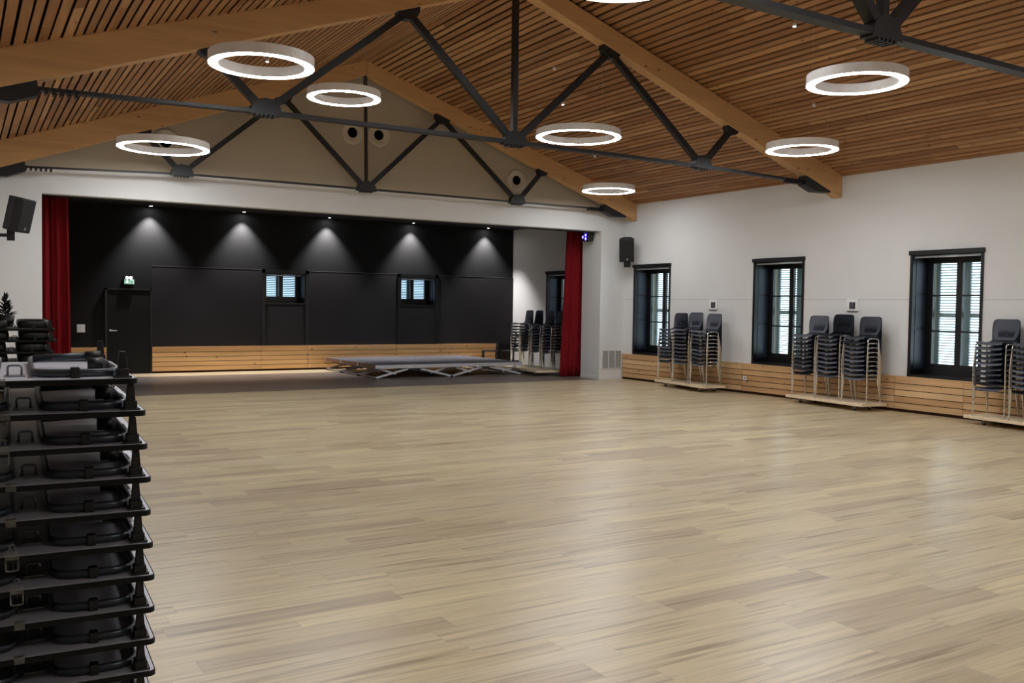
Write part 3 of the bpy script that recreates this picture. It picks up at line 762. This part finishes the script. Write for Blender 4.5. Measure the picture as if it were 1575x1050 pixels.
# ================================================================== STACKING CHAIRS
def chair_proto():
    r = thing('stacking_chair', 'x', 'chair')
    # seat shell (front is local -Y)
    b = MB(); prof = [(-.232, .400), (-.238, .412), (-.230, .425), (-.205, .432), (-.15, .434), (-.05, .425), (.06, .42), (.14, .428), (.185, .45)]
    nx = 8; rows = []
    for (y, z) in prof:
        hw = .226-.012*max(0, (y+.05)/.2)
        if z < .405: hw = .205
        elif y < -.22: hw = .216
        rows.append([b.bm.verts.new((hw*(2*i/nx-1), y, z+.012*abs(2*i/nx-1)**3-.008*(1-abs(2*i/nx-1)))) for i in range(nx+1)])
    for j in range(len(rows)-1):
        for i in range(nx): b.face([rows[j][i], rows[j][i+1], rows[j+1][i+1], rows[j+1][i]])
    bmesh.ops.solidify(b.bm, geom=list(b.bm.faces), thickness=.012)
    b.build('seat', M['chair_shell'], r, smooth_all=True)
    # backrest: curved shell, slotted in its lower band
    b = MB(); lev = [(.19, .455, .178), (.205, .485, .188), (.222, .52, .202), (.236, .575, .218), (.248, .64, .226), (.258, .70, .226), (.268, .752, .219), (.273, .775, .208), (.276, .787, .183)]
    nx = 18; rows = []
    for (y, z, hw) in lev:
        rows.append([b.bm.verts.new((hw*(2*i/nx-1), y-.035*(2*i/nx-1)**2, z-(.006 if abs(2*i/nx-1) > .9 and z > .76 else 0))) for i in range(nx+1)])
    for j in range(len(rows)-1):
        for i in range(nx):
            if j == 2 and i in (4, 6, 8, 9, 11, 13): continue
            b.face([rows[j][i], rows[j][i+1], rows[j+1][i+1], rows[j+1][i]])
    bmesh.ops.solidify(b.bm, geom=list(b.bm.faces), thickness=.012)
    b.build('backrest', M['chair_shell'], r, smooth_all=True)
    # chrome legs and side rails: each leg its own tube with a foot
    for sx in (-1, 1):
        b = MB(); b.tube(fillet([(sx*.262, -.212, .010), (sx*.246, -.180, .40), (sx*.242, -.12, .410)], .03), .0105, 8); lg = b.build('leg', M['chrome'], r)
        b = MB(); b.lathe([(0, 0), (.012, 0), (.012, .014), (0, .014)], (sx*.262, -.212, 0), n=8); b.build('foot', M['foot'], lg)
        b = MB(); b.tube(fillet([(sx*.255, .190, .010), (sx*.244, .10, .40), (sx*.242, .05, .410)], .03), .0105, 8); lg = b.build('leg', M['chrome'], r)
        b = MB(); b.lathe([(0, 0), (.012, 0), (.012, .014), (0, .014)], (sx*.255, .190, 0), n=8); b.build('foot', M['foot'], lg)
        b = MB(); b.tube([(sx*.242, -.125, .410), (sx*.242, .055, .410)], .0105, 8); b.tube([(sx*.242, -.03, .410), (sx*.17, -.03, .406)], .008, 6); b.build('side_rail', M['chrome'], r)
    for ch in list(r.children)+[g for c in r.children for g in c.children]:
        for v in ch.data.vertices: v.co.x *= .95
    return r
CHAIR = chair_proto(); used = []
def put_chair(loc, rz, label, group):
    if not used:
        CHAIR.location = loc; CHAIR.rotation_euler = (0, 0, rz); CHAIR['label'] = label; CHAIR['group'] = group; used.append(1); return CHAIR
    return copy_tree(CHAIR, loc, rz, label, group)

def trolley(c, ang, length, depth, label, name_pos, stacks, top=.14):
    """plywood board on casters, long side along local X, front is local -Y"""
    r = thing('chair_trolley', label, 'trolley', (c[0], c[1], 0), ang, 'chair trolleys')
    b = MB(); b.box(-length/2, length/2, -depth/2, depth/2, top-.05, top); b.build('board', M['ply'], r, bevel=.004)
    for sx in (-1, 1):
        for sy in (-1, 1):
            x, y = sx*(length/2-.28), sy*(depth/2-.1)
            b = MB(); b.box(x-.03, x+.03, y-.03, y+.03, top-.056, top-.05); b.box(x-.018, x-.013, y-.02, y+.03, .03, top-.05); b.box(x+.013, x+.018, y-.02, y+.03, .03, top-.05)
            cs = b.build('caster', M['alu'], r)
            b = MB(); b.lathe([(0, -.011), (.034, -.011), (.034, .011), (0, .011)], (x, y+.012, .0345), (1, 0, 0), 16); b.build('wheel', M['rubber'], cs)
    ca, sa = math.cos(ang), math.sin(ang)
    for (sxx, syy, n, pitch, rot, sname) in stacks:
        for k in range(n):
            lx, ly = sxx, syy-.001*k
            wx = c[0]+ca*lx-sa*ly; wy = c[1]+sa*lx+ca*ly
            j = n-1-k
            pos = 'grey chair, %s, %s stack on the %s' % (('top one' if j == 0 else ('lowest one' if k == 0 else ORD[j]+' from the top')), sname, name_pos)
            put_chair((wx, wy, top+k*pitch+.0005), ang+rot, pos, 'grey stacking chairs')
# front of a trolley looks to -X: local -Y -> world -X means rotation -90 deg
A = -PI/2
def tro(front_far, front_near, depth, label, npos, stacks):
    fx = (front_far[0]+front_near[0])/2; fy = (front_far[1]+front_near[1])/2
    L = math.hypot(front_far[0]-front_near[0], front_far[1]-front_near[1])
    th = math.atan2(front_near[1]-front_far[1], front_near[0]-front_far[0])   # local +X points to the near end
    nx, ny = -math.sin(th), math.cos(th)                                      # local +Y (back, towards the wall)
    trolley((fx+nx*depth/2, fy+ny*depth/2), th, L, depth, label, npos, stacks)
RT = .145
tro((13.36, 15.75), (13.09, 13.92), .56, 'plywood trolley of chair stacks by the far window, nearest the stage opening', 'far trolley',
    [(-.585, -.03, 10, .077, RT, 'left'), (-.01, -.03, 10, .079, RT, 'middle'), (.655, -.03, 10, .077, RT, 'right')])
tro((13.35, 11.98), (13.16, 10.13), .56, 'plywood trolley of chair stacks between the two nearest windows', 'middle trolley',
    [(-.56, -.03, 10, .077, RT, 'left'), (.04, -.03, 10, .0805, RT, 'middle'), (.665, -.03, 10, .077, RT, 'right')])
tro((13.36, 8.44), (13.10, 6.48), .56, 'plywood trolley of chair stacks cut off by the right edge of the photo', 'trolley cut by the right edge',
    [(-.62, -.03, 10, .077, RT, 'left'), (.0, -.03, 10, .077, RT, 'middle'), (.62, -.03, 10, .077, RT, 'right')])
tro((12.5, 21.4), (12.3, 18.95), .95, 'plywood trolley of chair stacks on the stage behind the red curtain', 'stage trolley',
    [(-.93, .24, 10, .077, 0, 'first from the left'), (-.38, .24, 10, .077, 0, 'second from the left'), (.22, .24, 10, .077, 0, 'third from the left'), (.80, .24, 10, .077, 0, 'fourth from the left')])

# dark wooden chairs in the stage corner
def wood_chair(loc, rz, label):
    r = thing('wooden_chair', label, 'chair', loc, rz, 'dark wooden chairs on stage')
    for (x, y) in ((-.19, -.19), (.19, -.19)):
        b = MB(); b.box(x-.02, x+.02, y-.02, y+.02, 0, .44); b.build('leg', M['dark_wood'], r)
    for x in (-.18, .18):
        b = MB(); b.bar((x, .19, 0), (x, .19, .45), .035, .035); b.bar((x, .19, .44), (x, .27, .95), .035, .03); b.build('leg', M['dark_wood'], r)
    b = MB(); b.box(-.22, .22, -.22, .21, .44, .47); b.build('seat', M['dark_wood'], r, bevel=.008)
    b = MB()
    for z, h in ((.60, .05), (.74, .05), (.89, .08)):
        y = .19+(z-.44)*.157; b.box(-.18, .18, y-.01, y+.012, z-h/2, z+h/2)
    b.build('back_slats', M['dark_wood'], r)
    b = MB(); b.box(-.19, .19, -.195, -.18, .2, .23); b.box(-.19, -.175, -.19, .19, .16, .19); b.box(.175, .19, -.19, .19, .16, .19); b.build('stretcher', M['dark_wood'], r)
wood_chair((13.05, 22.55, .0), -2.0, 'dark wooden slat-back chair in the stage corner, left of the chair trolley')
wood_chair((13.6, 22.3, .0), -1.6, 'dark wooden slat-back chair against the white stage wall, behind the trolley')

# ================================================================== LOW STAGE DECKS
def deck_proto():
    r = thing('stage_deck', 'x', 'stage deck')
    Wd, Dp, zt, th = 1.985, 1.10, .32, .085
    b = MB(); b.box(-Wd/2+.004, Wd/2-.004, -Dp/2+.004, Dp/2-.004, zt-.02, zt); b.build('deck_board', M['deck'], r)
    b = MB(); b.box(-Wd/2, Wd/2, -Dp/2, -Dp/2+.03, zt-th, zt-.002); b.build('long_rail', M['alu_soft'], r)
    b = MB(); b.box(-Wd/2, Wd/2, Dp/2-.03, Dp/2, zt-th, zt-.002); b.build('long_rail', M['alu_soft'], r)
    b = MB(); b.box(-Wd/2, -Wd/2+.03, -Dp/2+.03, Dp/2-.03, zt-th, zt-.002); b.build('end_rail', M['deck_side'], r)
    b = MB(); b.box(Wd/2-.03, Wd/2, -Dp/2+.03, Dp/2-.03, zt-th, zt-.002); b.build('end_rail', M['deck_side'], r)
    for (x, y) in ((-.9, .45), (.9, .45), (-.05, -.5)):
        b = MB(); b.box(x-.04, x+.04, y-.02, y+.02, zt, zt+.003); b.build('clip_reflection', M['alu_soft'], r)  # added pale plates standing in for clip reflections on the deck
    zb = zt-th
    for sy in (-1, 1):
        y = sy*(Dp/2-.05)
        for sx in (-1, 1):
            b = MB(); b.bar((sx*(Wd/2-.02), y, .022), (sx*.16, y, zb-.02), .03, .045); lg = b.build('leg', M['alu_soft'], r)
            b = MB(); b.lathe([(0, 0), (.022, 0), (.022, .03), (0, .03)], (sx*(Wd/2-.025), y, 0), n=10); b.build('foot', M['rubber'], lg)
            b = MB(); b.bar((sx*(Wd/2-.14), y-sy*.035, zb-.015), (sx*.45, y-sy*.035, .10), .025, .04); b.build('leg', M['alu_soft'], r)
    for sx in (-1, 1):
        b = MB(); b.tube([(sx*(Wd/2-.03), -Dp/2+.05, .03), (sx*(Wd/2-.03), Dp/2-.05, .03)], .015, 8); b.build('spreader_bar', M['alu'], r)
    return r
DK = deck_proto()
names = {(0, 0): 'front left module', (1, 0): 'front right module', (0, 1): 'middle left module', (1, 1): 'middle right module', (0, 2): 'rear left module', (1, 2): 'rear right module'}
first = True
for j in range(3):
    for i in range(2):
        loc = (8.30+.9925+i*1.99, 19.55+.55+j*1.105, .004 if 19.55+j*1.1 < 21 else .0); lab = 'low grey stage deck on folded aluminium legs, '+names[(i, j)]+' of the six'
        if j == 2: loc = (loc[0], loc[1], .004)
        if first: DK.location = loc; DK['label'] = lab; DK['group'] = 'low stage decks'; first = False
        else: copy_tree(DK, loc, 0, lab, 'low stage decks')

# ================================================================== FOLDED TABLES
TP = .0870      # stack pitch
def table_proto():
    """folded table lying upside down; origin at its near right corner, length to -X, depth to +Y"""
    r = thing('folding_table', 'x', 'table'); Lh, Dp, T = 1.6, .80, .016
    b = MB()
    rc = .018
    def rr(x0, x1, y0, y1, rad):
        out = []
        for (cx, cy, a0) in ((x1-rad, y1-rad, 0), (x0+rad, y1-rad, PI/2), (x0+rad, y0+rad, PI), (x1-rad, y0+rad, 1.5*PI)):
            for k in range(5): out.append((cx+rad*math.cos(a0+k*PI/8), cy+rad*math.sin(a0+k*PI/8)))
        return out
    b.prism(rr(-Lh, 0, 0, Dp, rc), 'z', 0, T-.001); tp = b.build('tabletop', M['table_edge'], r, bevel=.002)
    b = MB(); b.prism(rr(-Lh+.004, -.004, .004, Dp-.004, rc-.004), 'z', T-.0012, T); b.build('underside', M['table_face'], tp)
    # corner stacking posts
    for (cx, cy) in ((-.035, .038), (-.035, Dp-.038), (-Lh+.035, .038), (-Lh+.035, Dp-.038)):
        b = MB(); b.box(cx-.017, cx+.014, cy-.022, cy+.022, T, T+.024); b.box(cx-.024, cx+.021, cy-.028, cy+.028, T, T+.005)
        b.hexa([(cx-.013, cy-.012, T+.02), (cx+.011, cy-.012, T+.02), (cx+.011, cy+.012, T+.02), (cx-.013, cy+.012, T+.02),
                (cx-.009, cy-.01, TP-.0005), (cx+.007, cy-.01, TP-.0005), (cx+.007, cy+.01, TP-.0005), (cx-.009, cy+.01, TP-.0005)])
        b.build('corner_post', M['table_plastic'], r, bevel=.0015)
    # folded leg frames: flat loops of oval tube, one at each end and their inner twins
    for (x0, x1) in ((-.25, -.045), (-.62, -.335), (-Lh+.05, -Lh+.29)):
        b = MB(); b.tube(fillet([(x1, .045, T+.013), (x0, .045, T+.013), (x0, Dp-.05, T+.013), (x1, Dp-.05, T+.013)], .07, 6, closed=True), .0075, 8, closed=True, ry=.0115)
        lf = b.build('leg_frame', M['table_leg'], r)
        xm = x0+(x1-x0)*.48
        b = MB(); b.box(xm-.011, xm+.011, .03, .06, T, T+.029); b.build('clip', M['table_plastic'], lf, bevel=.002)
    # raised leg tube with end cap and hinge
    b = MB(); b.tube([(-.245, .40, T+.034), (-.09, .40, T+.040)], .011, 10); b.tube([(-.245, .46, T+.028), (-.09, .46, T+.034)], .010, 10); lg = b.build('leg', M['table_leg'], r)
    b = MB(); b.tube([(-.105, .40, T+.0395), (-.062, .40, T+.0415)], .0135, 10); b.build('end_cap', M['table_plastic'], lg)
    b = MB(); b.lathe([(0, -.02), (.018, -.02), (.018, .02), (0, .02)], (-.085, .30, T+.022), (1, 0, 0), 14); b.build('hinge', M['table_plastic'], r)
    b = MB(); b.prism([(-.08, T), (-.02, T), (-.03, T+.016), (-.07, T+.036)], 'y', .315, .32); b.box(-.08, -.02, .28, .35, T, T+.002); b.build('hinge_plate', M['table_steel'], r)
    # galvanised hook in the middle of the visible part
    b = MB(); b.box(-.317, -.268, .12, .18, T, T+.003); b.tube(fillet([(-.309, .14, T+.003), (-.309, .14, T+.03), (-.276, .14, T+.03), (-.276, .14, T+.003)], .008), .003, 6); b.build('hook', M['table_steel'], r)
    return r
TB = table_proto()
def edge_clip(x, hang, par, seed):
    """clear plastic linking clip on the front edge, lying flat or hanging down"""
    b = MB()
    if hang:
        b.tube(fillet([(x-.014, -.006, .025), (x-.014, -.006, -.019), (x+.014, -.006, -.019), (x+.014, -.006, .025)], .006, 3, closed=True), .0022, 6, closed=True)
        b.tube(fillet([(x-.006, -.006, .03), (x-.006, .004, .045), (x+.006, .004, .045), (x+.006, -.006, .03)], .004, 3), .002, 6)
        b.box(x-.012, x+.012, -.004, -.002, .008, .03)
    else:
        b.box(x-.012, x+.012, -.004, .014, .0162, .0212); b.box(x-.012, x+.012, -.005, -.002, .003, .0212)
    return b.build('edge_clip', M['clear'], par)
def table_stack(corner, ang, n, ztop, jit, place, group, first):
    for k in range(n):
        z = ztop-.028-sum(PIT[:k])
        dx, dy = jit(k)
        nm = 'topmost' if k == 0 else ('lowest' if k == n-1 else ORD[k]+' from the top')
        lab = 'folded black-edged table, %s in the stack %s' % (nm, place)
        loc = (corner[0]+dx, corner[1]+dy, z)
        if first and k == 0:
            o = TB; o.location = loc; o.rotation_euler = (0, 0, ang); o['label'] = lab; o['group'] = group; new = o
        else: new = copy_tree(TB, loc, ang, lab, group)
        YIELD.append((new, k))
    return
YIELD = []
PIT = [.0875, .0905, .0900, .0895, .0890, .0885, .0880, .0876, .0875, .0875]+[.0875]*8
random.seed(3)
ANG1 = math.radians(-3.0)
table_stack((.43, 2.63), ANG1, 16, 1.507, lambda k: ((0.0, .020, .024, .032, .031, .036, .040, .040, .041, .042)[min(k, 9)], -.004*min(k, 5)+.0), 'in the left foreground', 'folded tables in the near stack', True)
near = list(YIELD); YIELD.clear()
table_stack((.70, 8.0), math.radians(-2.0), 16, 1.49, lambda k: (.012*math.sin(2.1*k), .01*math.cos(k)), 'farther back at the left', 'folded tables in the far stack', False)
far = list(YIELD); YIELD.clear()
SHADED_FACE = None; TALL = {}
for (o, k) in far:          # shade on the farther stack is painted into its undersides
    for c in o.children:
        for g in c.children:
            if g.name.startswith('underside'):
                if SHADED_FACE is None:
                    SHADED_FACE = g.data.copy(); SHADED_FACE.materials[0] = M['shaded_laminate']
                g.data = SHADED_FACE
        if c.name.startswith('leg_frame'):
            if c.data.name not in TALL:
                q = c.data.copy(); q.materials[0] = M['table_plastic']
                for v in q.vertices: v.co.z = .016+(v.co.z-.016)*2.6
                TALL[c.data.name] = q
                TALL[q.name] = q
            c.data = TALL[c.data.name]
CLIPS = {0: (-.325, False), 1: (-.335, False), 2: (-.345, True), 3: (-.335, False), 4: (-.335, False), 5: (-.338, True), 6: (-.332, True), 7: (-.326, False), 8: (-.328, False), 9: (-.322, False)}
for (o, k) in near:
    if k in CLIPS: edge_clip(CLIPS[k][0], CLIPS[k][1], o, k)
def table_trolley(corner, ang, zbase, label):
    r = thing('table_trolley', label, 'trolley', (corner[0], corner[1], 0), ang, 'table trolleys')
    b = MB(); b.box(-1.6, .0, .0, .8, zbase-.04, zbase); b.build('platform', M['steel'], r)
    for x in (-1.5, -.1):
        for y in (.1, .7):
            b = MB(); b.box(x-.025, x+.025, y-.03, y+.03, .03, zbase-.04); cs = b.build('caster', M['table_steel'], r)
            b = MB(); b.lathe([(0, -.015), (.035, -.015), (.035, .015), (0, .015)], (x, y, .0355), (1, 0, 0), 14); b.build('wheel', M['rubber'], cs)
table_trolley((.47, 2.61), ANG1, 1.507-.028-sum(PIT[:15]), 'dark trolley under the foreground stack of folded tables')
table_trolley((.70, 8.0), math.radians(-2.0), 1.49-.028-sum(PIT[:15]), 'dark trolley under the far stack of folded tables')
# dark feathery plant standing on the far table stack
r = thing('potted_plant', 'dark feathery plant on the far table stack at the left edge', 'plant', (.37, 8.25, 1.49))
b = MB(); b.lathe([(0, 0), (.05, 0), (.065, .09), (.058, .09), (.05, .07), (0, .07)], (0, 0, 0), n=16); b.build('pot', M['table_plastic'], r)
b = MB()
for k in range(60):
    a = random.uniform(0, 2*PI); t = k/60; rad = .085*(1-t)+.012; zz = .06+t*.16
    p0 = Vector((0, 0, zz)); p1 = p0+Vector((math.cos(a)*rad, math.sin(a)*rad, .03+.03*t)); s = Vector((-math.sin(a), math.cos(a), 0))*.012; mdl = (p0+p1)/2+Vector((0, 0, .012))
    v = [b.bm.verts.new(q) for q in (p0, mdl+s, p1, mdl-s)]; b.face(v)
b.tube([(0, 0, .05), (0, 0, .23)], .004, 5)
b.build('foliage', M['leaf'], r, recalc=False)
